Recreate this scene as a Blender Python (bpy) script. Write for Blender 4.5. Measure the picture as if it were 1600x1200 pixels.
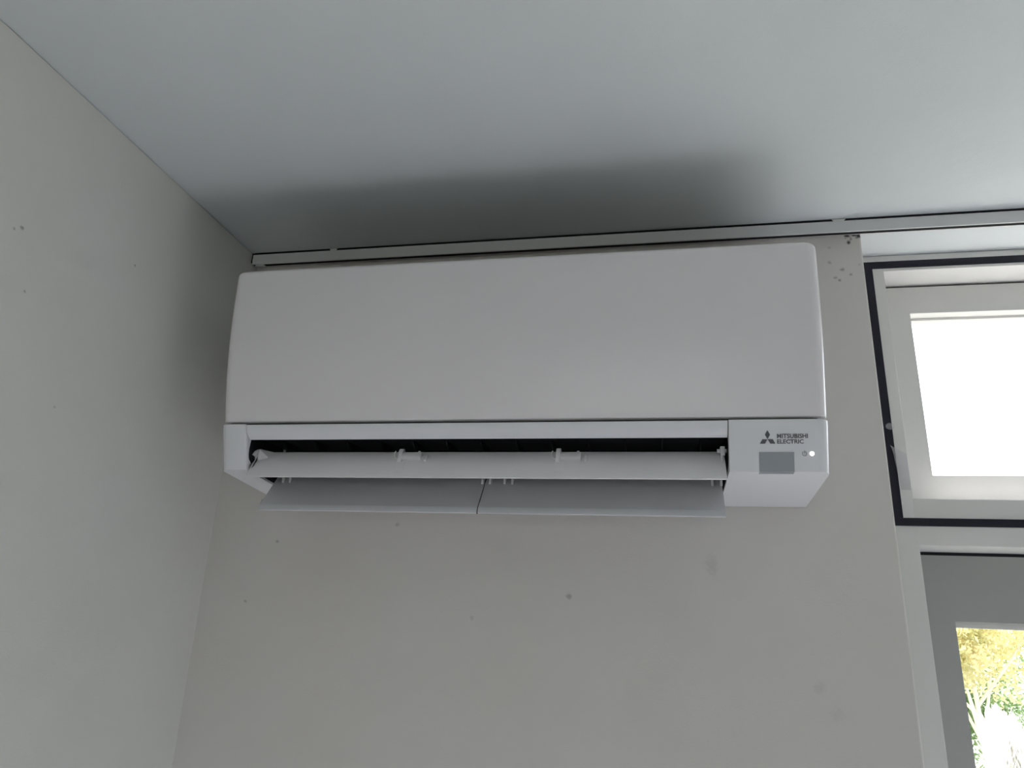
import bpy, bmesh, math, random
from mathutils import Vector, Matrix

scn = bpy.context.scene
for o in list(bpy.data.objects):
    bpy.data.objects.remove(o, do_unlink=True)
COL = scn.collection

# ------------------------------------------------------------------ camera, sky, sun, exposure
U = 2.161                      # height of the air conditioner's lowest edge above the floor
CEIL = U + 0.439
XL, XR, YF = -0.107, 4.2, -3.3
XJ, XW1 = 0.9115, 2.96         # glazed opening in the back wall (left and right jamb)

yaw, pitch, roll, FPX = -0.203856, 0.320532, 0.045529, 1140.514
fwd = Vector((math.sin(yaw) * math.cos(pitch), math.cos(yaw) * math.cos(pitch), math.sin(pitch)))
r0 = Vector((math.cos(yaw), -math.sin(yaw), 0)); u0 = r0.cross(fwd)
rt = math.cos(roll) * r0 + math.sin(roll) * u0
up = -math.sin(roll) * r0 + math.cos(roll) * u0
cam = bpy.data.cameras.new('camera'); co = bpy.data.objects.new('camera', cam); COL.objects.link(co)
cam.sensor_fit = 'HORIZONTAL'; cam.sensor_width = 36; cam.lens = FPX * 36 / 1600
cam.clip_start = 0.02; cam.clip_end = 200
M = Matrix((rt, up, -fwd)).transposed().to_4x4(); M.translation = Vector((0.595593, -1.074294, U - 0.174401))
co.matrix_world = M
scn.camera = co

world = bpy.data.worlds.new('sky'); scn.world = world; world.use_nodes = True
bg = world.node_tree.nodes['Background']
bg.inputs[0].default_value = (0.90, 0.95, 1.0, 1); bg.inputs[1].default_value = 4.0

sun = bpy.data.lights.new('sun', 'SUN'); sun.energy = 19.5; sun.angle = math.radians(0.6); sun.color = (1.0, 0.985, 0.985)
so = bpy.data.objects.new('sun', sun); COL.objects.link(so)
so.rotation_euler = Vector((-0.10, -0.42, -0.90)).to_track_quat('-Z', 'Y').to_euler()
so.location = (2, 4, 8)

def portal(name, loc, sx, sz, rot):
    l = bpy.data.lights.new(name, 'AREA'); l.shape = 'RECTANGLE'; l.size = sx; l.size_y = sz
    l.cycles.is_portal = True
    o = bpy.data.objects.new(name, l); COL.objects.link(o); o.location = loc; o.rotation_euler = rot
    return o
portal('daylight_portal', ((XJ + XW1) / 2, 0.30, CEIL / 2), XW1 - XJ, CEIL - 0.05, (math.radians(-90), 0, 0))

portal('daylight_portal', (0.70, YF - 0.25, 1.70), 1.3, 1.0, (math.radians(90), 0, 0))
scn.view_settings.view_transform = 'Standard'; scn.view_settings.look = 'None'
scn.view_settings.exposure = 0.13; scn.view_settings.gamma = 1.0; scn.view_settings.use_curve_mapping = False

# ------------------------------------------------------------------ materials
def new_mat(name):
    m = bpy.data.materials.new(name); m.use_nodes = True
    nt = m.node_tree; return m, nt, nt.nodes, nt.links, nt.nodes['Principled BSDF']

def plain(name, col, rough=0.5, spec=0.4, bump=0.0, bscale=900, var=0.0, metal=0.0):
    m, nt, N, L, b = new_mat(name)
    b.inputs['Roughness'].default_value = rough; b.inputs['Metallic'].default_value = metal
    b.inputs['Specular IOR Level'].default_value = spec
    b.inputs['Base Color'].default_value = (*col, 1)
    tc = N.new('ShaderNodeTexCoord')
    if var > 0:
        n = N.new('ShaderNodeTexNoise'); n.inputs['Scale'].default_value = 6; n.inputs['Detail'].default_value = 5
        L.new(tc.outputs['Object'], n.inputs['Vector'])
        mx = N.new('ShaderNodeMix'); mx.data_type = 'RGBA'
        mx.inputs[6].default_value = (*[c * (1 - var) for c in col], 1); mx.inputs[7].default_value = (*[min(1, c * (1 + var)) for c in col], 1)
        L.new(n.outputs['Fac'], mx.inputs[0]); L.new(mx.outputs[2], b.inputs['Base Color'])
    if bump > 0:
        n2 = N.new('ShaderNodeTexNoise'); n2.inputs['Scale'].default_value = bscale; n2.inputs['Detail'].default_value = 2
        L.new(tc.outputs['Object'], n2.inputs['Vector'])
        bp = N.new('ShaderNodeBump'); bp.inputs['Strength'].default_value = bump; bp.inputs['Distance'].default_value = 0.0006
        L.new(n2.outputs['Fac'], bp.inputs['Height']); L.new(bp.outputs['Normal'], b.inputs['Normal'])
    return m

def plaster(name, col, spots, warm=(1.0, 0.985, 0.95)):
    """painted plaster: blotchy colour, fine roller stipple, named smudges and specks.
    spots: (x, y, z, radius, strength, stretch_z)"""
    m, nt, N, L, b = new_mat(name)
    b.inputs['Roughness'].default_value = 0.9; b.inputs['Specular IOR Level'].default_value = 0.15
    tc = N.new('ShaderNodeTexCoord')
    n = N.new('ShaderNodeTexNoise'); n.inputs['Scale'].default_value = 3.2; n.inputs['Detail'].default_value = 6; n.inputs['Roughness'].default_value = 0.6
    L.new(tc.outputs['Object'], n.inputs['Vector'])
    rp = N.new('ShaderNodeValToRGB')
    rp.color_ramp.elements[0].position = 0.3; rp.color_ramp.elements[1].position = 0.7
    rp.color_ramp.elements[0].color = (*[c * 0.955 * w for c, w in zip(col, warm)], 1)
    rp.color_ramp.elements[1].color = (*col, 1)
    L.new(n.outputs['Fac'], rp.inputs['Fac'])
    colour = rp.outputs['Color']
    dn = N.new('ShaderNodeTexNoise'); dn.inputs['Scale'].default_value = 190; dn.inputs['Detail'].default_value = 3
    L.new(tc.outputs['Object'], dn.inputs['Vector'])
    for (x, y, z, r, s, st) in spots:
        sub = N.new('ShaderNodeVectorMath'); sub.operation = 'SUBTRACT'; sub.inputs[1].default_value = (x, y, z)
        L.new(tc.outputs['Object'], sub.inputs[0])
        sc = N.new('ShaderNodeVectorMath'); sc.operation = 'MULTIPLY'; sc.inputs[1].default_value = (1, 1, st)
        L.new(sub.outputs[0], sc.inputs[0])
        ln = N.new('ShaderNodeVectorMath'); ln.operation = 'LENGTH'; L.new(sc.outputs[0], ln.inputs[0])
        ad = N.new('ShaderNodeMath'); ad.operation = 'MULTIPLY_ADD'; ad.inputs[1].default_value = r * 1.6; ad.inputs[2].default_value = -r * 0.8
        L.new(dn.outputs['Fac'], ad.inputs[0])
        pl = N.new('ShaderNodeMath'); pl.operation = 'ADD'; L.new(ln.outputs['Value'], pl.inputs[0]); L.new(ad.outputs[0], pl.inputs[1])
        mr = N.new('ShaderNodeMapRange'); mr.interpolation_type = 'SMOOTHSTEP'
        mr.inputs['From Min'].default_value = r * 0.2; mr.inputs['From Max'].default_value = r * 1.1
        mr.inputs['To Min'].default_value = s; mr.inputs['To Max'].default_value = 0
        L.new(pl.outputs[0], mr.inputs['Value'])
        mx = N.new('ShaderNodeMix'); mx.data_type = 'RGBA'
        L.new(mr.outputs[0], mx.inputs[0]); L.new(colour, mx.inputs[6]); mx.inputs[7].default_value = (0.03, 0.03, 0.035, 1)
        colour = mx.outputs[2]
    L.new(colour, b.inputs['Base Color'])
    n2 = N.new('ShaderNodeTexNoise'); n2.inputs['Scale'].default_value = 420; n2.inputs['Detail'].default_value = 3
    L.new(tc.outputs['Object'], n2.inputs['Vector'])
    n3 = N.new('ShaderNodeTexNoise'); n3.inputs['Scale'].default_value = 14; n3.inputs['Detail'].default_value = 3
    L.new(tc.outputs['Object'], n3.inputs['Vector'])
    b1 = N.new('ShaderNodeBump'); b1.inputs['Strength'].default_value = 0.25; b1.inputs['Distance'].default_value = 0.0008
    L.new(n2.outputs['Fac'], b1.inputs['Height'])
    b2 = N.new('ShaderNodeBump'); b2.inputs['Strength'].default_value = 0.35; b2.inputs['Distance'].default_value = 0.004
    L.new(n3.outputs['Fac'], b2.inputs['Height']); L.new(b1.outputs['Normal'], b2.inputs['Normal'])
    L.new(b2.outputs['Normal'], b.inputs['Normal'])
    return m

back_spots = [(0.891, 0, U + 0.4215, 0.0052, 0.95, 1), (0.8928, 0, U + 0.4098, 0.0042, 0.9, 1), (0.9080, 0, U + 0.4195, 0.0055, 0.95, 1),
              (0.901, 0, U + 0.4220, 0.0052, 0.9, 1.6), (0.8965, 0, U + 0.4155, 0.0025, 0.6, 0.6),
              (0.862, 0, U + 0.377, 0.004, 0.35, 1), (0.8793, 0, U + 0.3639, 0.0045, 0.4, 1.3), (0.8908, 0, U + 0.3549, 0.0035, 0.45, 1.2),
              (0.8689, 0, U + 0.3504, 0.004, 0.35, 1.4), (0.874, 0, U + 0.3458, 0.0028, 0.5, 1), (0.904, 0, U + 0.371, 0.0025, 0.25, 1), (0.864, 0, U + 0.402, 0.004, 0.2, 1.5),
              (0.2046, 0, U - 0.0342, 0.005, 0.28, 1.3), (0.0088, 0, U - 0.0636, 0.005, 0.3, 1.6), (0.47, 0, U - 0.1295, 0.0055, 0.32, 1), (0.6681, 0, U - 0.0815, 0.011, 0.11, 0.6),
              (0.796, 0, U - 0.2324, 0.010, 0.08, 1), (0.33, 0, U - 0.165, 0.004, 0.16, 1), (-0.03, 0, U - 0.155, 0.003, 0.3, 1), (0.815, 0, U - 0.262, 0.011, 0.06, 1)]
left_spots = [(XL, -0.4638, U + 0.2316, 0.003, 0.5, 1), (XL, -0.4733, U + 0.2252, 0.0022, 0.35, 1), (XL, -0.4398, U + 0.1637, 0.0025, 0.4, 1),
              (XL, -0.2859, U + 0.2765, 0.0026, 0.5, 1), (XL, -0.36, U + 0.05, 0.002, 0.25, 1)]
M_WALL = plaster('painted_plaster', (0.755, 0.725, 0.705), back_spots)
M_WALL_L = plaster('painted_plaster_side', (0.825, 0.825, 0.795), left_spots)
M_WALL_R = plaster('painted_plaster_room', (0.70, 0.695, 0.69), [])
M_WALL_D = plaster('painted_plaster_grey', (0.42, 0.43, 0.45), [])
M_CEIL = plaster('ceiling_paint', (0.75, 0.785, 0.80), [], warm=(1, 1, 1))
M_AC = plain('white_plastic', (0.865, 0.825, 0.845), 0.27, 0.5, 0.05, 1500, 0.01)
M_ACB = plain('white_casing_plastic', (0.835, 0.83, 0.865), 0.30, 0.5, 0.05, 1500, 0.01)
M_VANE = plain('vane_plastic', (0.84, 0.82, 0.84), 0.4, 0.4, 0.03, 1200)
M_VANE2 = plain('shaded_vane_plastic', (0.66, 0.66, 0.69), 0.4, 0.4, 0.03, 1200)  # vane plastic darkened, shade on the lower vanes put into the colour
M_BLACK = plain('black_duct_plastic', (0.012, 0.012, 0.014), 0.6, 0.25)
M_GREYWIN = plain('receiver_window', (0.36, 0.38, 0.41), 0.25, 0.5)
M_PRINT = plain('grey_print', (0.14, 0.14, 0.155), 0.6, 0.2)
M_PRINT2 = plain('pale_grey_print', (0.30, 0.30, 0.33), 0.6, 0.2)
M_RAIL = plain('rail_enamel', (0.72, 0.72, 0.73), 0.35, 0.5, 0.03, 600, 0.02)
M_SLOT = plain('rail_slot', (0.02, 0.02, 0.022), 0.8, 0.1)
M_CAULK = plain('caulk', (0.75, 0.75, 0.72), 0.8, 0.2, 0.3, 300)
M_FRAME = plain('window_paint', (0.78, 0.77, 0.755), 0.45, 0.4, 0.15, 60, 0.03)
M_DOOR = plain('grey_door_paint', (0.44, 0.44, 0.43), 0.5, 0.35, 0.15, 60, 0.03)
M_SILL = plain('grey_stone_sill', (0.24, 0.24, 0.25), 0.6, 0.3, 0.3, 80, 0.1)
M_GAP = plain('dark_gap_filler', (0.03, 0.03, 0.035), 0.7, 0.2)
M_TAPE = plain('black_tape', (0.012, 0.011, 0.022), 0.5, 0.3, 0.2, 400)
def led_mat():
    m, nt, N, L, b = new_mat('lit_indicator')
    b.inputs['Base Color'].default_value = (0.9, 0.9, 0.9, 1)
    b.inputs['Emission Color'].default_value = (1, 0.98, 0.95, 1); b.inputs['Emission Strength'].default_value = 6
    return m
M_LED = led_mat()
def glass_mat():
    m, nt, N, L, b = new_mat('clear_glass')
    N.remove(b)
    t = N.new('ShaderNodeBsdfTransparent'); t.inputs[0].default_value = (0.97, 0.97, 0.97, 1)
    g = N.new('ShaderNodeBsdfGlossy'); g.inputs['Roughness'].default_value = 0.02
    lw_ = N.new('ShaderNodeLayerWeight'); lw_.inputs['Blend'].default_value = 0.5
    pw = N.new('ShaderNodeMath'); pw.operation = 'POWER'; pw.inputs[1].default_value = 5; L.new(lw_.outputs['Facing'], pw.inputs[0])
    f = N.new('ShaderNodeMath'); f.operation = 'MULTIPLY_ADD'; f.inputs[1].default_value = 0.5; f.inputs[2].default_value = 0.025; L.new(pw.outputs[0], f.inputs[0])
    mx = N.new('ShaderNodeMixShader'); L.new(f.outputs[0], mx.inputs[0]); L.new(t.outputs[0], mx.inputs[1]); L.new(g.outputs[0], mx.inputs[2])
    L.new(mx.outputs[0], N['Material Output'].inputs[0]); return m
M_GLASS = glass_mat()
def film_mat():
    m, nt, N, L, b = new_mat('clear_adhesive_film')
    N.remove(b)
    t = N.new('ShaderNodeBsdfTransparent'); d = N.new('ShaderNodeBsdfDiffuse'); d.inputs[0].default_value = (0.75, 0.72, 0.78, 1)
    g = N.new('ShaderNodeBsdfGlossy'); g.inputs['Roughness'].default_value = 0.15
    m1 = N.new('ShaderNodeMixShader'); m1.inputs[0].default_value = 0.28; L.new(t.outputs[0], m1.inputs[1]); L.new(d.outputs[0], m1.inputs[2])
    m2 = N.new('ShaderNodeMixShader'); m2.inputs[0].default_value = 0.10; L.new(m1.outputs[0], m2.inputs[1]); L.new(g.outputs[0], m2.inputs[2])
    L.new(m2.outputs[0], N['Material Output'].inputs[0]); return m
M_FILM = film_mat()
def floor_mat():
    m, nt, N, L, b = new_mat('pale_laminate')
    b.inputs['Roughness'].default_value = 0.45
    tc = N.new('ShaderNodeTexCoord'); mp = N.new('ShaderNodeMapping'); mp.inputs['Scale'].default_value = (3, 40, 1)
    L.new(tc.outputs['Object'], mp.inputs[0])
    n = N.new('ShaderNodeTexNoise'); n.inputs['Scale'].default_value = 2.5; n.inputs['Detail'].default_value = 6; L.new(mp.outputs[0], n.inputs['Vector'])
    rp = N.new('ShaderNodeValToRGB'); rp.color_ramp.elements[0].color = (0.42, 0.43, 0.46, 1); rp.color_ramp.elements[1].color = (0.50, 0.51, 0.54, 1)
    L.new(n.outputs['Fac'], rp.inputs[0]); L.new(rp.outputs[0], b.inputs['Base Color']); return m
M_FLOOR = floor_mat()
def leaf_mat(name, c1, c2, trans):
    m, nt, N, L, b = new_mat(name); N.remove(b)
    tc = N.new('ShaderNodeTexCoord'); n = N.new('ShaderNodeTexNoise'); n.inputs['Scale'].default_value = 3.0; n.inputs['Detail'].default_value = 5
    L.new(tc.outputs['Object'], n.inputs['Vector'])
    rp = N.new('ShaderNodeValToRGB'); rp.color_ramp.elements[0].color = (*c1, 1); rp.color_ramp.elements[1].color = (*c2, 1)
    rp.color_ramp.elements[0].position = 0.35; rp.color_ramp.elements[1].position = 0.65
    L.new(n.outputs['Fac'], rp.inputs[0])
    d = N.new('ShaderNodeBsdfDiffuse'); t = N.new('ShaderNodeBsdfTranslucent'); L.new(rp.outputs[0], d.inputs[0]); L.new(rp.outputs[0], t.inputs[0])
    mx = N.new('ShaderNodeMixShader'); mx.inputs[0].default_value = trans; L.new(d.outputs[0], mx.inputs[1]); L.new(t.outputs[0], mx.inputs[2])
    L.new(mx.outputs[0], N['Material Output'].inputs[0]); return m
M_LEAF_Y = leaf_mat('sun_paled_leaf', (0.50, 0.49, 0.24), (0.92, 0.84, 0.56), 0.55)  # yellow leaf colours raised to cream, strong sun put into the colour
M_LEAF_G = leaf_mat('green_leaf', (0.16, 0.27, 0.11), (0.42, 0.52, 0.26), 0.5)
M_PLUME = leaf_mat('pale_plume', (0.90, 0.88, 0.83), (0.95, 0.94, 0.91), 0.5)
M_BLADE = leaf_mat('dry_blade', (0.35, 0.33, 0.18), (0.55, 0.5, 0.32), 0.35)
M_BARK = plain('pale_bark', (0.70, 0.66, 0.56), 0.9, 0.1, 0.5, 60, 0.2)
M_GROUND = plain('pale_gravel', (0.16, 0.165, 0.14), 0.95, 0.1, 0.6, 40, 0.12)

# ------------------------------------------------------------------ mesh helpers
def link(name, me, mat, parent=None):
    o = bpy.data.objects.new(name, me); COL.objects.link(o)
    if mat is not None: me.materials.append(mat)
    if parent is not None: o.parent = parent
    return o
def mesh(name, verts, faces, mat, parent=None, smooth=False):
    me = bpy.data.meshes.new(name); me.from_pydata([tuple(v) for v in verts], [], faces); me.update()
    bm = bmesh.new(); bm.from_mesh(me); bmesh.ops.recalc_face_normals(bm, faces=bm.faces); bm.to_mesh(me); bm.free()
    if smooth: smooth_me(me)
    return link(name, me, mat, parent)
def smooth_me(me, ang=35):
    for p in me.polygons: p.use_smooth = True
    me.set_sharp_from_angle(angle=math.radians(ang))
def add_box(bm, a, b, bev=0.0, seg=2):
    t = bmesh.new()
    r = bmesh.ops.create_cube(t, size=1)
    c = [(a[i] + b[i]) / 2 for i in range(3)]; s = [abs(b[i] - a[i]) for i in range(3)]
    for v in t.verts: v.co = Vector([c[i] + v.co[i] * s[i] for i in range(3)])
    if bev > 0: bmesh.ops.bevel(t, geom=list(t.edges), offset=bev, segments=seg, profile=0.5, affect='EDGES')
    me = bpy.data.meshes.new('tmp'); t.to_mesh(me); t.free(); bm.from_mesh(me); bpy.data.meshes.remove(me)
def boxes(name, lst, mat, parent=None, bev=0.0, seg=2, smooth=True):
    bm = bmesh.new()
    for a, b in lst: add_box(bm, a, b, bev, seg)
    me = bpy.data.meshes.new(name); bm.to_mesh(me); bm.free()
    if smooth and bev > 0: smooth_me(me)
    return link(name, me, mat, parent)
def extrude_x(name, prof, x0, x1, mat, parent=None, smooth=True, bev=0.0):
    """closed (y, z) outline extruded along x"""
    n = len(prof); vs = [(x0, y, z) for y, z in prof] + [(x1, y, z) for y, z in prof]
    fs = [(i, (i + 1) % n, n + (i + 1) % n, n + i) for i in range(n)] + [tuple(range(n)), tuple(range(n, 2 * n))]
    me = bpy.data.meshes.new(name); me.from_pydata(vs, [], fs); me.update()
    bm = bmesh.new(); bm.from_mesh(me); bmesh.ops.recalc_face_normals(bm, faces=bm.faces)
    if bev > 0:
        es = [e for e in bm.edges if len(e.link_faces) == 2 and e.calc_face_angle() > math.radians(30)]
        bmesh.ops.bevel(bm, geom=es, offset=bev, segments=2, profile=0.5, affect='EDGES')
    bm.to_mesh(me); bm.free()
    if smooth: smooth_me(me, 30)
    return link(name, me, mat, parent)
def tube_bm(bm, pts, rad, n=6):
    rings = []
    for i, p in enumerate(pts):
        p = Vector(p)
        d = (Vector(pts[min(i + 1, len(pts) - 1)]) - Vector(pts[max(i - 1, 0)])).normalized()
        a = d.orthogonal().normalized(); b = d.cross(a)
        r = rad[i] if isinstance(rad, (list, tuple)) else rad
        rings.append([bm.verts.new(p + r * (math.cos(t) * a + math.sin(t) * b)) for t in [2 * math.pi * k / n for k in range(n)]])
    for i in range(len(rings) - 1):
        # keep the ring seam aligned
        r0_, r1_ = rings[i], rings[i + 1]
        off = min(range(n), key=lambda k: (r1_[k].co - r0_[0].co - (Vector(pts[i + 1]) - Vector(pts[i]))).length)
        r1_ = r1_[off:] + r1_[:off]; rings[i + 1] = r1_
        for k in range(n):
            bm.faces.new((r0_[k], r0_[(k + 1) % n], r1_[(k + 1) % n], r1_[k]))
    bm.faces.new(rings[0]); bm.faces.new(rings[-1])
def from_bm(name, bm, mat, parent=None, smooth=True):
    bmesh.ops.recalc_face_normals(bm, faces=bm.faces)
    me = bpy.data.meshes.new(name); bm.to_mesh(me); bm.free()
    if smooth: smooth_me(me)
    return link(name, me, mat, parent)
def struct(o): o['kind'] = 'structure'; return o
def empty(name, loc=(0, 0, 0)):
    o = bpy.data.objects.new(name, None); COL.objects.link(o); o.location = loc; o.empty_display_size = 0.1; return o
def tag(o, label, cat, group=None):
    o['label'] = label; o['category'] = cat
    if group: o['group'] = group
    return o

# ------------------------------------------------------------------ the room
WT = 0.30
struct(boxes('floor', [((XL - WT, YF - WT, -0.12), (XR + WT, WT, 0))], M_FLOOR))
struct(boxes('ceiling', [((XL - WT, YF - WT, CEIL), (XR + WT, WT, CEIL + 0.15))], M_CEIL))
struct(boxes('wall_left', [((XL - WT, YF, 0), (XL, WT, CEIL - 0.0012))], M_WALL_L))
struct(boxes('wall_right', [((XR, YF, 0), (XR + WT, WT, CEIL))], M_WALL_D))
WX0, WX1, WZ0, WZ1 = 0.05, 1.35, 1.20, 2.20         # unseen window added behind the viewer to light the unit's front
struct(boxes('wall_front', [((XL - WT, YF - WT, 0), (WX0, YF, CEIL)), ((WX1, YF - WT, 0), (XR + WT, YF, CEIL)),
                            ((WX0, YF - WT, 0), (WX1, YF, WZ0)), ((WX0, YF - WT, WZ1), (WX1, YF, CEIL))], M_WALL_R))
w2 = struct(empty('fill_window_2', (WX0, YF - 0.15, WZ0)))
def w2part(name, a, b, mat, bev=0.002, par=w2):
    o_ = (WX0, YF - 0.15, WZ0)
    return boxes(name, [([a[i] - o_[i] for i in range(3)], [b[i] - o_[i] for i in range(3)])], mat, par, bev)
ya, yb = YF - 0.19, YF - 0.12; xm = (WX0 + WX1) / 2
for a, b in (((WX0, ya, WZ0), (WX0 + 0.06, yb, WZ1)), ((WX1 - 0.06, ya, WZ0), (WX1, yb, WZ1)), ((WX0 + 0.06, ya, WZ0), (WX1 - 0.06, yb, WZ0 + 0.06)),
             ((WX0 + 0.06, ya, WZ1 - 0.06), (WX1 - 0.06, yb, WZ1)), ((xm - 0.035, ya, WZ0 + 0.06), (xm + 0.035, yb, WZ1 - 0.06))):
    w2part('frame_bar', a, b, M_FRAME)
for xa, xb in ((WX0 + 0.056, xm - 0.031), (xm + 0.031, WX1 - 0.056)):
    w2part('glass_pane', (xa, ya + 0.03, WZ0 + 0.056), (xb, ya + 0.035, WZ1 - 0.056), M_GLASS, 0)
bm = bmesh.new()
for xa, xb in ((XL, XJ), (XW1, XR)):
    t = bmesh.new(); bmesh.ops.create_cube(t, size=1)
    for v in t.verts: v.co = Vector(((xa + xb) / 2 + v.co.x * (xb - xa), WT / 2 + v.co.y * WT, CEIL / 2 + v.co.z * CEIL))
    es = [e for e in t.edges if all(abs(v.co.y) < 1e-5 for v in e.verts) and abs(e.verts[0].co.x - e.verts[1].co.x) < 1e-5
          and min(abs(e.verts[0].co.x - XJ), abs(e.verts[0].co.x - XW1)) < 1e-5]
    bmesh.ops.bevel(t, geom=es, offset=0.004, segments=3, profile=0.5, affect='EDGES')
    me = bpy.data.meshes.new('tmp'); t.to_mesh(me); t.free(); bm.from_mesh(me); bpy.data.meshes.remove(me)
struct(from_bm('wall_back', bm, M_WALL))

# ------------------------------------------------------------------ windows: outer frame, transom lights above, glazed doors below
Y0, YS, YB, YSB, YD, YDB = 0.105, 0.163, 0.240, 0.209, 0.184, 0.234     # frame face, sash face, frame back
FX0, FX1 = XJ, XW1
MULL = (1.93, 2.00)                  # post between the two bays
bays = [(0.9710, MULL[0]), (MULL[1], FX1 - 0.06)]
ZT_TOP, ZT_BOT = U + 0.4095, U + 0.0326     # transom light opening
ZD_TOP = U - 0.0363                         # door opening
w1 = struct(empty('window_1', (FX0, Y0, 0)))
def wpart(name, lst, mat, parent, bev=0.002):
    off = Vector(parent.matrix_world.translation) if parent.parent is None else Vector((0, 0, 0))
    return boxes(name, [((a[0] - off.x, a[1] - off.y, a[2] - off.z), (b[0] - off.x, b[1] - off.y, b[2] - off.z)) for a, b in lst], mat, parent, bev)
bpy.context.view_layer.update()
wpart('frame_jamb', [((FX0 + 0.0005, Y0, 0), (bays[0][0], YB, CEIL - 0.0005))], M_FRAME, w1)
wpart('frame_jamb', [((bays[1][1], Y0, 0), (FX1 - 0.0005, YB, CEIL - 0.0005))], M_FRAME, w1)
wpart('frame_post', [((MULL[0], Y0, 0), (MULL[1], YB, CEIL - 0.0005))], M_FRAME, w1)
for k, (xa, xb) in enumerate(bays):
    e = 0.0
    wpart('frame_head', [((xa - 0.004, Y0, ZT_TOP), (xb + 0.004, YB, CEIL - 0.0005))], M_FRAME, w1)
    wpart('frame_transom', [((xa - 0.004, Y0, ZD_TOP), (xb + 0.004, YB, ZT_BOT))], M_FRAME, w1)
    # black sealing strips stuck on the frame face round the transom light
    tl, tr = (0.9400, MULL[0] + 0.031) if k == 0 else (MULL[1] - 0.031, FX1 - 0.029)
    th = 0.0016; ta, tb = Y0 - th, Y0 + 0.0004
    zt0, zt1, zb0, zb1 = U + 0.4145, U + 0.4268, U - 0.0081, U + 0.0036
    wpart('sealing_strip', [((tl, ta, zt0), (tr, tb, zt1))], M_TAPE, w1, 0.0003)
    wpart('sealing_strip', [((tl, ta, zb0), (tr, tb, zb1))], M_TAPE, w1, 0.0003)
    wpart('sealing_strip', [((tl + 0.001, ta, zb1), (tl + 0.0132, tb, zt0))], M_TAPE, w1, 0.0003)
    wpart('sealing_strip', [((tr - 0.013, ta, zb1), (tr - 0.001, tb, zt0))], M_TAPE, w1, 0.0003)
    # transom sash with its glass
    g = 0.004
    gx0, gx1, gz0, gz1 = xa + 0.0505, xb - 0.0505, U + 0.0795, U + 0.357
    sash = wpart('sash', [((xa + g, YS, ZT_BOT + 0.002), (gx0, YSB, ZT_TOP - g)), ((gx1, YS, ZT_BOT + 0.002), (xb - g, YSB, ZT_TOP - g)),
                   ((gx0, YS, ZT_BOT + 0.002), (gx1, YSB, gz0)), ((gx0, YS, gz1), (gx1, YSB, ZT_TOP - g))], M_FRAME, w1, 0.0)
    off = Vector((FX0, Y0, 0))
    def sub(name, a, b, mat, bev=0.0, par=sash):
        return boxes(name, [(Vector(a) - off, Vector(b) - off)], mat, par, bev)
    sub('gap_shade_strip', (xa - 0.001, YS + 0.006, ZT_TOP - g - 0.0005), (xb + 0.001, YB - 0.02, ZT_TOP + 0.001), M_GAP)  # dark strip filling the sash gap, standing in for its shade
    sub('gap_shade_strip', (xa - 0.001, YS + 0.006, ZT_BOT), (xa + g + 0.001, YB - 0.02, ZT_TOP), M_GAP)
    sub('glazing_bead', (gx0 - 0.001, YS + 0.022, gz1 - 0.0045), (gx1 + 0.001, YS + 0.036, gz1 + 0.001), M_FRAME, 0.0008)
    sub('glazing_bead', (gx0 - 0.001, YS + 0.031, gz1 - 0.0015), (gx1 + 0.001, YS + 0.0325, gz1 + 0.001), M_GAP)
    sub('glass_pane', (gx0 - 0.004, YS + 0.034, gz0 - 0.004), (gx1 + 0.004, YS + 0.038, gz1 + 0.004), M_GLASS)
# loose pieces of clear tape on the left member of the frame
bm = bmesh.new()
film = []
for i in range(9):
    t = i / 8
    z = U + 0.111 - 0.066 * t
    lift = 0.010 * (1 - t) ** 1.5
    xa_ = 0.9445 + 0.0105 * t ** 0.7
    row = []
    for j in range(5):
        s = j / 4
        xx = xa_ + (0.9688 - xa_) * s
        row.append(bm.verts.new((xx - FX0, Y0 - 0.0022 - lift * (1 - s) ** 1.4 - 0.0004 * math.sin(7 * t + 3 * s) - Y0, z - 0.010 * s * (1 - t))))
    film.append(row)
for i in range(8):
    for j in range(4): bm.faces.new((film[i][j], film[i][j + 1], film[i + 1][j + 1], film[i + 1][j]))
o = from_bm('loose_tape', bm, M_FILM, w1); o['label'] = 'loose curling piece of clear tape'
bm = bmesh.new()
bmesh.ops.create_circle(bm, cap_ends=True, radius=0.0055, segments=18)
for v in bm.verts: v.co = Vector((0.9500 - FX0 + v.co.x * 1.1, -0.003 + 0.0012 * math.sin(v.co.x * 900), U + 0.1435 + v.co.y))
o = from_bm('loose_tape', bm, M_FILM, w1); o['label'] = 'small round piece of clear tape'

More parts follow.
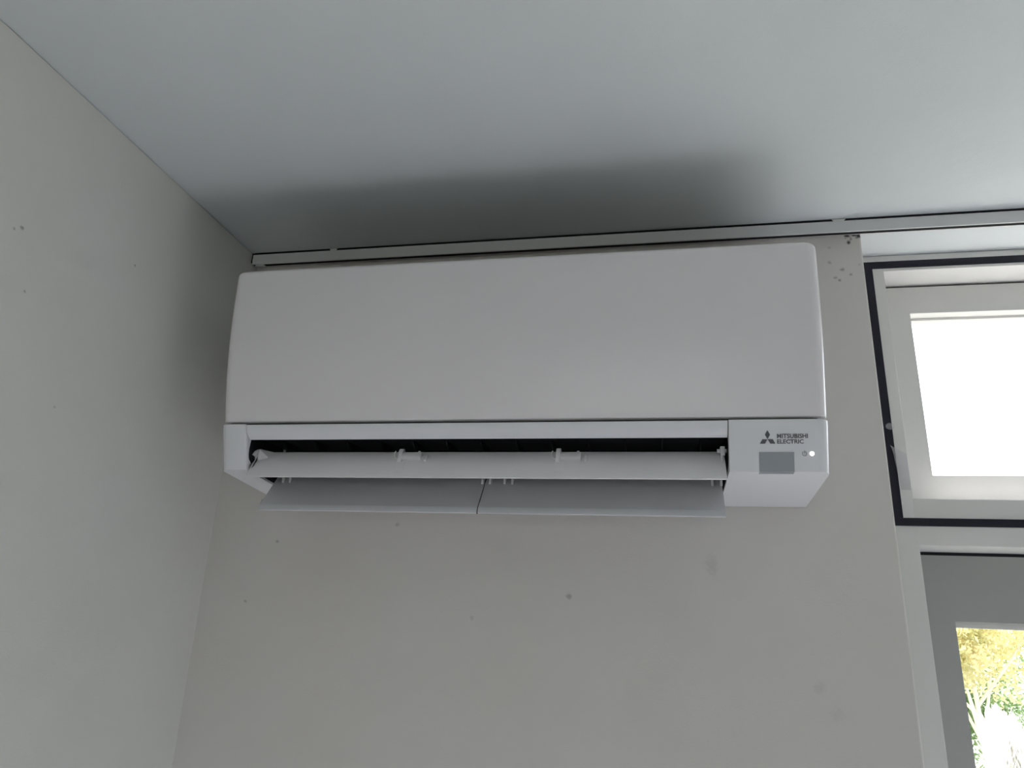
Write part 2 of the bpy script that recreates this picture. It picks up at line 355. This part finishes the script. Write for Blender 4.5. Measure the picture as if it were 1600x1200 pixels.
door_n = 0
for k, (xa, xb) in enumerate(bays):
    d = struct(empty('door_%d' % (k + 1), (xa, YD, 0))); bpy.context.view_layer.update()
    off = Vector((xa, YD, 0))
    g = 0.004; zt = ZD_TOP - 0.0052; zb = 0.012
    gx0, gx1, gz0, gz1 = xa + 0.0605, xb - 0.053, 0.16, U - 0.1384
    def dp(name, a, b, mat, par=d, bev=0.0015):
        return boxes(name, [(Vector(a) - off, Vector(b) - off)], mat, par, bev)
    dp('door_stile', (xa + g * 0.4, YD, zb), (gx0, YDB, zt), M_DOOR, bev=0.0)
    dp('door_stile', (gx1, YD, zb), (xb - g, YDB, zt), M_DOOR, bev=0.0)
    dp('door_rail', (gx0, YD, gz1), (gx1, YDB, zt), M_DOOR, bev=0.0)
    dp('door_rail', (gx0, YD, zb), (gx1, YDB, gz0), M_DOOR, bev=0.0)
    dp('gap_shade_strip', (xa - 0.001, YD + 0.004, zt - 0.001), (xb + 0.001, YB - 0.02, ZD_TOP + 0.001), M_GAP, bev=0)  # dark strip in the door gap, painted shade
    dp('gap_shade_strip', (xa - 0.001, YD + 0.010, zb), (xa + 0.003, YB - 0.02, ZD_TOP), M_GAP, bev=0)
    gp = dp('glass_pane', (gx0 - 0.004, YD + 0.030, gz0 - 0.004), (gx1 + 0.004, YD + 0.036, gz1 + 0.004), M_GLASS, bev=0)
    dp('glazing_bead', (gx0, YD + 0.021, gz1 - 0.0085), (gx1, YD + 0.0305, gz1 + 0.001), M_FRAME, bev=0.0008)
    dp('glazing_bead', (gx0 - 0.001, YD + 0.021, gz0), (gx0 + 0.0025, YD + 0.0305, gz1), M_FRAME, bev=0.0005)
    # lever handle on the closing stile
    hx = xb - 0.028
    h = dp('door_handle', (hx - 0.015, YD - 0.008, 0.93), (hx + 0.015, YD + 0.001, 1.13), M_RAIL, bev=0.003)
    dp('lever', (hx - 0.12, YD - 0.052, 1.03), (hx + 0.010, YD - 0.036, 1.048), M_RAIL, par=h, bev=0.005)
    dp('lever', (hx - 0.008, YD - 0.045, 1.031), (hx + 0.008, YD - 0.004, 1.047), M_RAIL, par=h, bev=0.004)
struct(boxes('trim_1', [((FX0 + 0.001, 0.04, 0), (FX1 - 0.001, WT + 0.03, 0.012))], M_SILL, None, 0.003))

# ------------------------------------------------------------------ curtain rail along the ceiling
rail = tag(empty('curtain_rail', (XL, 0, CEIL)), 'slim white curtain rail screwed to the ceiling along the back wall above the air conditioner', 'curtain rail')
xr0, xr1 = 0.0035, XR - XL - 0.002
# (y, z) outline with a recessed top neck and a runner slot in the underside
prof = [(-0.0005, 0.0), (-0.0165, 0.0), (-0.0165, -0.0042), (-0.0225, -0.0042), (-0.0225, -0.0224), (-0.0221, -0.0228), (-0.0201, -0.0228),
        (-0.0200, -0.0180), (-0.0121, -0.0180), (-0.0120, -0.0222), (-0.0005, -0.0170)]
extrude_x('track', prof, xr0, xr1, M_RAIL, rail)
boxes('track_gap_shade', [((xr0 + 0.002, -0.0219, -0.0043), (xr1, -0.0160, -0.0002)), ((0.0004, -0.0212, -0.0190), (xr0 + 0.0004, -0.006, -0.0002))], M_SLOT, rail)  # black blocks in the open gaps, standing in for their shade
extrude_x('runner_slot_shade', [(-0.0201, -0.0226), (-0.0120, -0.0221), (-0.0122, -0.0178), (-0.0199, -0.0178)], xr0 + 0.022, xr1, M_SLOT, rail, smooth=False)  # black filler almost flush with the slot, painting its shade
boxes('end_stop', [((xr0 + 0.006, -0.0200, -0.0240), (xr0 + 0.020, -0.0130, -0.0195))], M_RAIL, rail, 0.001)
for x0_, x1_ in ((0.866, 0.886), (0.042, 0.056)):
    bm = bmesh.new(); rnd = random.Random(int(x0_ * 1000))
    n = 8
    rows = []
    for i in range(n + 1):
        t = i / n; x = x0_ + (x1_ - x0_) * t - XL
        h = 0.0052 * math.sin(math.pi * t) ** 0.4 + 0.0004
        rows.append([bm.verts.new(v) for v in ((x, -0.0216, -0.0003), (x, -0.0232 - 0.0008 * rnd.random(), -0.0016), (x, -0.0229, -0.0003 - h), (x, -0.0216, -0.0003 - h))])
    for i in range(n):
        for j in range(4): bm.faces.new((rows[i][j], rows[i][(j + 1) % 4], rows[i + 1][(j + 1) % 4], rows[i + 1][j]))
    bm.faces.new(rows[0]); bm.faces.new(rows[-1])
    from_bm('caulk_patch', bm, M_CAULK, rail)

# ------------------------------------------------------------------ air conditioner
ac = tag(empty('air_conditioner', (0, 0, U)), 'white wall-mounted split air conditioner with its outlet vanes open', 'air conditioner')
W = 0.798
PROF = [(0.0152, -0.1685), (0.0437, -0.1780), (0.0690, -0.1862), (0.0775, -0.1872), (0.095, -0.1920), (0.1122, -0.1965), (0.135, -0.2012), (0.157, -0.2055), (0.180, -0.2090),
        (0.203, -0.2117), (0.2285, -0.2138), (0.2514, -0.2150), (0.275, -0.2158), (0.2985, -0.2162)]
def yfront(z):
    if z <= PROF[0][0]: return PROF[0][1]
    for (z0, y0), (z1, y1) in zip(PROF, PROF[1:]):
        if z <= z1: return y0 + (y1 - y0) * (z - z0) / (z1 - z0)
    return PROF[-1][1]
def section(x0, x1, yf, yb, rl, rr, ns=8):
    """plan outline: back-left, round front-left corner, round front-right corner, back-right"""
    pts = [(x0, yb)]
    for cx, a0, r in ((x0 + rl, math.pi, rl), (x1 - rr, 1.5 * math.pi, rr)):
        for i in range(ns + 1):
            a = a0 + (math.pi / 2) * i / ns
            pts.append((cx + r * math.cos(a), yf + r + r * math.sin(a)))
    pts.append((x1, yb)); return pts
def loft(name, rings, mat, parent, ang=35):
    n = len(rings[0]); vs = [v for r in rings for v in r]; fs = []
    for i in range(len(rings) - 1):
        for k in range(n):
            fs.append((i * n + k, i * n + (k + 1) % n, (i + 1) * n + (k + 1) % n, (i + 1) * n + k))
    fs.append(tuple(range(n))); fs.append(tuple(range((len(rings) - 1) * n, len(rings) * n)))
    o = mesh(name, vs, fs, mat, parent); smooth_me(o.data, ang); return o
# front panel
rings = []
R = 0.014; RT = 0.007; YBK = -0.150
zs = [0.0788, 0.0793, 0.0803] + [0.085 + 0.0075 * i for i in range(28)]
zs = [z for z in zs if z < 0.2985 - RT]
for i, z in enumerate(zs):
    ins = (0.0010, 0.0003, 0.0)[i] if i < 3 else 0.0
    rings.append([(x, y, z) for x, y in section(0.0012 + ins, W - 0.0012 - ins, yfront(z) + ins, YBK, R, R)])
for i in range(7):
    a = math.pi / 2 * i / 6
    ins = RT * (1 - math.cos(a)); z = 0.2985 - RT + RT * math.sin(a)
    rings.append([(x, y, z) for x, y in section(0.0012 + ins, W - 0.0012 - ins, yfront(z) + ins, YBK, R, R)])
loft('front_panel', rings, M_AC, ac)
# casing behind the panel
rings = []
for z, ins in ((0.0745, 0.0), (0.2905, 0.0), (0.2960, 0.002), (0.2978, 0.006)):
    rings.append([(x, y, z) for x, y in section(0.0 + ins, W - ins, -0.1485, -0.001, 0.002, 0.002, 2)])
loft('casing', rings, M_ACB, ac)
boxes('intake_grille', [((0.030, -0.196, 0.2972), (W - 0.030, -0.010, 0.2986))], M_BLACK, ac)
for i in range(16):
    y_ = -0.190 + i * 0.0115
    boxes('grille_slat', [((0.030, y_, 0.2980), (W - 0.030, y_ + 0.0025, 0.2996))], M_SLOT, ac)
# dark core that closes the joint between panel and lower casing
boxes('joint_core', [((0.010, -0.176, 0.0735), (W - 0.012, -0.120, 0.0790))], M_BLACK, ac)
# lower end housings (left narrow, right with the indicator panel)
def lower_block(name, x0, x1, rl, rr):
    rings = []
    N_ = 10
    for i in range(N_ + 1):
        t = i / N_
        zf = 0.0152 + (0.0752 - 0.0152) * t
        ring = []
        for x, y in section(x0, x1, yfront(zf), -0.001, rl, rr):
            zb_ = 0.0152 * (-y / 0.1685)
            ring.append((x, y, zb_ + (0.0752 - zb_) * t))
        rings.append(ring)
    # small softened lower edge
    return loft(name, rings, M_ACB, ac, 28)
lower_block('end_housing', 0.0, 0.0400, 0.012, 0.0035)
rb = lower_block('end_housing', 0.6822, W, 0.0012, 0.014)
# curved strip above the outlet
prof = [(-0.1866, 0.0745), (-0.1872, 0.0735), (-0.1868, 0.0700), (-0.1848, 0.0655), (-0.1812, 0.0610), (-0.1770, 0.0577), (-0.1740, 0.0562), (-0.1700, 0.0572), (-0.1640, 0.0640), (-0.1640, 0.0745)]
extrude_x('outlet_trim', prof, 0.0412, 0.6812, M_ACB, ac)
# rear lower pan
extrude_x('bottom_pan', [(-0.072, 0.0070), (-0.072, 0.0300), (-0.060, 0.0745), (-0.001, 0.0745), (-0.001, 0.0)], 0.040, 0.6822, M_ACB, ac)
# black duct lining
extrude_x('air_duct', [(-0.1640, 0.0640), (-0.1640, 0.0742), (-0.0605, 0.0742), (-0.0725, 0.0300), (-0.0725, 0.0085), (-0.0765, 0.0080), (-0.0775, 0.0300), (-0.0690, 0.0660)],
          0.0402, 0.6820, M_BLACK, ac)
for xa_, xb_ in ((0.0398, 0.0406), (0.6816, 0.6824)):
    pr = [(-0.170, 0.074), (-0.1690, 0.0560), (-0.1705, 0.0450), (-0.1698, 0.0365), (-0.1673, 0.0303), (-0.1561, 0.0235), (-0.130, 0.0150), (-0.078, 0.0100), (-0.078, 0.074)]
    extrude_x('duct_cheek', pr, xa_, xb_, M_BLACK, ac, smooth=False)
# black upright guide blades inside the duct
me0 = None
for i in range(13):
    x = 0.070 + i * 0.0485
    if me0 is None:
        b0 = extrude_x('guide_blade', [(-0.135, 0.066), (-0.128, 0.058), (-0.078, 0.040), (-0.076, 0.066)], -0.0006, 0.0006, M_BLACK, ac, smooth=False)
        me0 = b0.data; b0.location.x = x
    else:
        o = bpy.data.objects.new('guide_blade', me0); COL.objects.link(o); o.parent = ac; o.location.x = x
# upper vane: concave plate
def plate(name, pts, th, x0, x1, mat, parent):
    """thin plate following (y, z) points, thickness on the lower side, rounded front edge"""
    top = [Vector((0, *p)) for p in pts]; low = []
    for i, p in enumerate(top):
        d = (top[min(i + 1, len(top) - 1)] - top[max(i - 1, 0)]).normalized()
        nrm = Vector((0, -d.z, d.y))
        if nrm.z > 0: nrm = -nrm
        low.append(p + nrm * th)
    out = [(p.y, p.z) for p in top] + [(p.y, p.z) for p in reversed(low)]
    return extrude_x(name, out, x0, x1, mat, parent, bev=0.0006)
def curve2(p0, p1, sag, n=10):
    d = Vector(p1) - Vector(p0); nrm = Vector((d.y, -d.x)).normalized()
    if nrm.y > 0: nrm = -nrm
    return [tuple(Vector(p0) + d * (i / n) + nrm * sag * 4 * (i / n) * (1 - i / n)) for i in range(n + 1)]
V1a, V1b = (-0.1400, 0.0468), (-0.1685, 0.0062)
v1 = plate('upper_vane', curve2(V1a, V1b, -0.0030), 0.0028, 0.0404, 0.6792, M_VANE, ac)
def v1pt(t, lift=0.0):
    pts = curve2(V1a, V1b, -0.0030, 40); i = min(39, int(t * 40)); p = Vector(pts[i]).lerp(Vector(pts[i + 1]), t * 40 - i)
    d = (Vector(pts[i + 1]) - Vector(pts[i])).normalized(); nrm = Vector((-d.y, d.x))
    if nrm.y < 0: nrm = -nrm
    return p + nrm * lift
# hinge arms standing on the vane: fin, box, clip
def hinge(x):
    a = v1pt(0.02, -0.0005); b = v1pt(0.56, -0.0005)
    extrude_x('hinge_arm', [tuple(a), (-0.1460, 0.0498), (-0.1500, 0.0490), (-0.1535, 0.0450), (-0.1570, 0.0330), tuple(b)], x, x + 0.0062, M_VANE, v1, bev=0.0009)
    def slab(name, t0, t1, l0, l1, xa, xb, bev):
        p0 = v1pt(t0, -0.0004); p1 = v1pt(t1, -0.0004); q1 = v1pt(t1, l1); q0 = v1pt(t0, l0)
        extrude_x(name, [tuple(p0), tuple(q0), tuple(q1), tuple(p1)], xa, xb, M_VANE, v1, bev=bev)
    slab('hinge_box', 0.20, 0.42, 0.0060, 0.0060, x + 0.0060, x + 0.0330, 0.0008)
    slab('hinge_box', 0.22, 0.44, 0.0022, 0.0022, x + 0.0370, x + 0.0410, 0.0005)
    c = v1pt(0.18, 0.0045)
    boxes('hinge_pin', [((x + 0.0270, c.x - 0.0015, c.y - 0.0030), (x + 0.0305, c.x + 0.0015, c.y + 0.0020))], M_VANE, v1, 0.0008)
    bm = bmesh.new()
    tube_bm(bm, [(x + 0.001, -0.1525, 0.0350), (x - 0.0020, -0.1525, 0.0348), (x - 0.0046, -0.1525, 0.0362), (x - 0.0058, -0.1525, 0.0395), (x - 0.0055, -0.1525, 0.0430), (x - 0.0040, -0.1520, 0.0450)], 0.0008)
    from_bm('hinge_clip', bm, M_VANE, v1)
    slab('hinge_foot', 0.50, 0.82, 0.0012, 0.0005, x - 0.0010, x + 0.0120, 0.0)
for x in (0.2524, 0.4676): hinge(x)
# end pivots
prof = [tuple(v1pt(0.0, -0.0005)), (-0.1455, 0.0500), (-0.1515, 0.0480), (-0.1580, 0.0440), (-0.1628, 0.0378), (-0.1550, 0.0365), (-0.1530, 0.0300), tuple(v1pt(0.55, -0.0005))]
extrude_x('end_pivot', prof, 0.0406, 0.0450, M_VANE, v1, bev=0.0008)
# moulded web that runs from the left pivot into the vane
mesh('pivot_web', [(0.0448, -0.1515, 0.0475), (0.0448, -0.1455, 0.0495), (0.0448, *v1pt(0.0, -0.0005)), (0.0448, *v1pt(0.45, -0.0005)), (0.0600, *v1pt(0.0, 0.0001)), (0.0600, *v1pt(0.30, 0.0001))],
     [(0, 1, 4, 5), (0, 5, 3), (1, 2, 4), (0, 3, 2, 1), (2, 3, 5, 4)], M_VANE, v1)
boxes('end_pivot', [((0.6738, -0.1540, 0.0388), (0.6797, -0.1450, 0.0505))], M_VANE, v1, 0.001)
extrude_x('end_pivot', [(-0.1450, 0.042), (-0.1525, 0.042), (-0.1550, 0.0300), tuple(v1pt(0.50, -0.0005)), tuple(v1pt(0.1, -0.0005))], 0.6738, 0.6772, M_VANE, v1, bev=0.0005)
bm = bmesh.new(); tube_bm(bm, [(0.6702, -0.1500, 0.0450), (0.6815, -0.1500, 0.0450)], 0.0026, 12)
from_bm('pivot_pin', bm, M_VANE, v1)
# lower vanes: two plates side by side with a turned lip
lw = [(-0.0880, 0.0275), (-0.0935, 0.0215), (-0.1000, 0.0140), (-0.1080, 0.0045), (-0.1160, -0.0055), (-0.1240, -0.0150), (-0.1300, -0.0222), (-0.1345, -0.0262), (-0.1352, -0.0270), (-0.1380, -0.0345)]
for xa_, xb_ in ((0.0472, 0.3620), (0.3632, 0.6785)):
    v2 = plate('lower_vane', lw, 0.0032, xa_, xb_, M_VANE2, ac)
    for x in ((xa_ + 0.013, xb_ - 0.004) if xa_ < 0.3 else (xa_ + 0.026, xb_ - 0.014)):
        for dx in (0.0, 0.011):
            boxes('hinge_lug', [((x + dx, -0.1060, 0.0095), (x + dx + 0.0035, -0.0940, 0.0235))], M_VANE, v2, 0.001)
extrude_x('vane_joint', [(y_ + 0.0010, z_ - 0.0006) for y_, z_ in lw] + [(y_ + 0.0022, z_ - 0.0014) for y_, z_ in lw[::-1]], 0.3619, 0.3633, M_BLACK, ac, smooth=False)
# printed emblem, lettering, receiver window and indicator on the right housing
fa = Vector((0, yfront(0.0200), 0.0200)); fb = Vector((0, yfront(0.0680), 0.0680))
upv = (fb - fa).normalized(); nv = Vector((0, -upv.z, upv.y));
if nv.y > 0: nv = -nv
def face_pt(x, z, lift=0.0002):
    return Vector((x, yfront(z), z)) + nv * lift
def flat(name, polys, mat, parent, lift=0.00025, th=0.0006):
    """thin plate of (x, z) polygons lying on the housing face"""
    bm = bmesh.new()
    for poly in polys:
        f = [bm.verts.new(face_pt(x, z, lift)) for x, z in poly]; bk = [bm.verts.new(face_pt(x, z, lift - th)) for x, z in poly]
        n = len(f); bm.faces.new(f); bm.faces.new(bk[::-1])
        for i in range(n): bm.faces.new((f[i], f[(i + 1) % n], bk[(i + 1) % n], bk[i]))
    return from_bm(name, bm, mat, parent, smooth=False)
# three-rhombus emblem
cx, cz = 0.7270, 0.0522
sz_ = 0.0103
polys = []
for ang in (90, 210, 330):
    a = math.radians(ang)
    def pol(r, t): return (cx + r * math.cos(t) * 1.0, cz + r * math.sin(t))
    L_ = sz_
    polys.append([pol(0.0002, a), pol(L_ * 0.577, a - math.radians(30)), pol(L_, a), pol(L_ * 0.577, a + math.radians(30))])
flat('emblem', polys, M_PRINT, rb)
fnt = bpy.data.curves.new('lettering', 'FONT')
def lettering(txt, x0, x1, z0, z1):
    c = bpy.data.curves.new('lettering', 'FONT'); c.body = txt; c.size = 1.0; c.resolution_u = 3; c.offset = 0.028
    o = bpy.data.objects.new('tmp', c); COL.objects.link(o); bpy.context.view_layer.update()
    me = bpy.data.meshes.new_from_object(o.evaluated_get(bpy.context.evaluated_depsgraph_get()))
    bpy.data.objects.remove(o, do_unlink=True)
    xs = [v.co.x for v in me.vertices]; ys = [v.co.y for v in me.vertices]
    ax, bx, ay, by = min(xs), max(xs), min(ys), max(ys)
    for v in me.vertices:
        x = x0 + (v.co.x - ax) / (bx - ax) * (x1 - x0); z = z0 + (v.co.y - ay) / (by - ay) * (z1 - z0)
        v.co = face_pt(x, z, 0.0003)
    me.materials.clear()
    return link('lettering', me, M_PRINT, rb)
lettering('MITSUBISHI', 0.7378, 0.7728, 0.0532, 0.0584)
lettering('ELECTRIC', 0.7378, 0.7680, 0.0470, 0.0520)
# receiver window wraps on to the sloping underside
flat('receiver_window', [[(0.7172, 0.0156), (0.7570, 0.0156), (0.7570, 0.0375), (0.7172, 0.0375)]], M_GREYWIN, rb, 0.00035)
mesh('receiver_window', [(0.7172, -0.1688, 0.0150), (0.7570, -0.1688, 0.0150), (0.7570, -0.1600, 0.01415), (0.7172, -0.1600, 0.01415),
                         (0.7172, -0.1680, 0.0160), (0.7570, -0.1680, 0.0160), (0.7570, -0.1600, 0.0152), (0.7172, -0.1600, 0.0152)],
     [(0, 1, 2, 3), (4, 5, 6, 7), (0, 1, 5, 4), (1, 2, 6, 5), (2, 3, 7, 6), (3, 0, 4, 7)], M_GREYWIN, rb)
# power symbol: broken ring and bar
px_, pz_ = 0.7688, 0.0357
polys = []
A0, A1, NS = math.radians(125), math.radians(415), 22
for i in range(NS):
    a = A0 + (A1 - A0) * i / NS; b = A0 + (A1 - A0) * (i + 1) / NS
    polys.append([(px_ + r * math.cos(t), pz_ + r * math.sin(t)) for r, t in ((0.0022, a), (0.0029, a), (0.0029, b), (0.0022, b))])
polys.append([(px_ - 0.00035, pz_ + 0.0004), (px_ + 0.00035, pz_ + 0.0004), (px_ + 0.00035, pz_ + 0.0032), (px_ - 0.00035, pz_ + 0.0032)])
flat('power_symbol', polys, M_PRINT2, rb)
bm = bmesh.new()
lc = face_pt(0.7771, 0.0357, 0.0)
bmesh.ops.create_uvsphere(bm, u_segments=28, v_segments=14, radius=0.0024)
for v in bm.verts:
    q = v.co.copy(); v.co = lc + Vector((1, 0, 0)) * q.x + upv * q.y + nv * (q.z * 0.3)
from_bm('indicator_light', bm, M_LED, rb)

# ------------------------------------------------------------------ garden beyond the glass
struct(boxes('garden_ground', [((-25, -30, -0.35), (30, 40, -0.15))], M_GROUND))
def leaf_cloud(name, blobs, count, size, mat, parent, seed):
    rnd = random.Random(seed); vs = []; fs = []
    tot = sum(b[3] for b in blobs)
    for bx_, by_, bz_, rr in blobs:
        for _ in range(int(count * rr / tot)):
            d = Vector((rnd.gauss(0, 1), rnd.gauss(0, 1), rnd.gauss(0, 1))).normalized() * rr * rnd.random() ** 0.45
            c = Vector((bx_, by_, bz_)) + d
            a = Vector((rnd.gauss(0, 1), rnd.gauss(0, 1), rnd.gauss(0, 1))).normalized(); b = a.orthogonal().normalized()
            s = size * rnd.uniform(0.6, 1.4); i = len(vs)
            vs += [c - a * s, c + b * s * 0.45, c + a * s, c - b * s * 0.45]; fs.append((i, i + 1, i + 2, i + 3))
    me = bpy.data.meshes.new(name); me.from_pydata([tuple(v) for v in vs], [], fs); me.update()
    o = link(name, me, mat, parent); o['kind'] = 'stuff'; return o
def tree(name, label, x, y, h, w, mat, seed, leaves=9000):
    rnd = random.Random(seed); t = tag(empty(name, (x, y, -0.15)), label, 'tree', None)
    bm = bmesh.new()
    top = Vector((rnd.uniform(-.2, .2), rnd.uniform(-.2, .2), h * 0.8))
    tube_bm(bm, [(0, 0, -0.05), (top.x * .3, top.y * .3, h * 0.3), (top.x * .7, top.y * .7, h * 0.55), tuple(top)], [0.035, 0.028, 0.022, 0.01], 8)
    from_bm('trunk', bm, M_BARK, t)
    blobs = []
    for i in range(9):
        a = rnd.uniform(0, 6.28); z0 = h * rnd.uniform(0.22, 0.6); z1 = z0 + h * rnd.uniform(0.15, 0.35)
        e = Vector((math.cos(a) * w * rnd.uniform(.5, .9), math.sin(a) * w * rnd.uniform(.4, .8), min(z1, h * 0.9)))
        s = Vector((top.x * z0 / h, top.y * z0 / h, z0))
        bm = bmesh.new(); tube_bm(bm, [tuple(s), tuple(s.lerp(e, .5) + Vector((0, 0, -0.05))), tuple(e)], [0.02, 0.014, 0.006], 6)
        from_bm('branch', bm, M_BARK, t)
        blobs.append((e.x, e.y, e.z, w * rnd.uniform(.35, .55)))
    blobs += [(rnd.uniform(-w, w) * .6, rnd.uniform(-w, w) * .5, h * rnd.uniform(.18, .85), w * rnd.uniform(.3, .5)) for _ in range(8)]
    leaf_cloud('foliage', blobs, leaves, 0.042, mat, t, seed + 1)
    return t
tree('hedge_tree', 'yellow-leaved tree with pale slender stem beyond the glazed door', 4.25, 9.0, 3.75, 1.0, M_LEAF_Y, 3, 12000)
tree('hedge_tree', 'dark green leafy tree behind the yellow-leaved one', 5.3, 12.6, 4.1, 1.3, M_LEAF_G, 8, 20000)
for k, (x, y, h) in enumerate(((7.9, 9.6, 3.6), (1.5, 10.6, 3.4), (1.9, 13.8, 4.0))):
    t = tree('hedge_tree', 'yellow-green leafy tree with no dark green leaves, in the row flanking the dark green tree', x, y, h, 1.15, M_LEAF_Y, 14 + 7 * k, 8000)
    t['group'] = 'yellow-green trees flanking the dark green tree'
def pampas(label, x, y, h, seed, nplume):
    rnd = random.Random(seed); t = tag(empty('pampas_grass', (x, y, -0.15)), label, 'grass')
    bm = bmesh.new()
    for i in range(120):
        a = rnd.uniform(0, 6.28); l = h * rnd.uniform(.35, .6); s = rnd.uniform(.15, .5)
        p = [Vector((math.cos(a) * s * q, math.sin(a) * s * q, -0.01 + l * (q - 0.35 * q * q * q))) for q in (0, .35, .7, 1.0)]
        b = Vector((-math.sin(a), math.cos(a), 0)) * 0.012
        prev = None
        for k, q in enumerate(p):
            w = b * (1 - k / 3.6); cur = (bm.verts.new(q - w), bm.verts.new(q + w))
            if prev: bm.faces.new((prev[0], prev[1], cur[1], cur[0]))
            prev = cur
    o = from_bm('blades', bm, M_BLADE, t, False); o['kind'] = 'stuff'
    for i in range(nplume):
        a = rnd.uniform(0, 6.28); lean = rnd.uniform(0.03, 0.30); hh = h * rnd.uniform(.78, 1.0)
        tip = Vector((math.cos(a) * lean, math.sin(a) * lean, hh)); base = tip * 0.45
        bm = bmesh.new()
        tube_bm(bm, [(0, 0, -0.02), tuple(base * 0.6), tuple(base), tuple(tip)], [.008, .007, .006, .003], 5)
        rr = random.Random(seed * 50 + i)
        for j in range(800):
            q = rr.random(); c = base.lerp(tip, q); w = 0.13 * math.sin(math.pi * min(1, q * 0.92 + 0.08)) ** 0.7
            d = Vector((rr.gauss(0, 1), rr.gauss(0, 1), rr.gauss(0, .3))).normalized() * w * rr.random() ** .5
            e = c + d; n2 = e + Vector((d.x * .5, d.y * .5, 0.09)); sd = d.orthogonal().normalized() * 0.016
            vv = [bm.verts.new(v) for v in (e - sd, e + sd, n2)]; bm.faces.new(vv)
        from_bm('plume', bm, M_PLUME, t, False)
pampas('tall clump of white feathery grass in front of the trees, highest plume of all', 3.62, 6.7, 1.62, 5, 16)
pampas('lower clump of white feathery grass to the left of the tall one', 2.75, 6.1, 1.50, 6, 16)
pampas('clump of white feathery grass to the right of the tall one', 4.6, 6.9, 1.5, 7, 16)
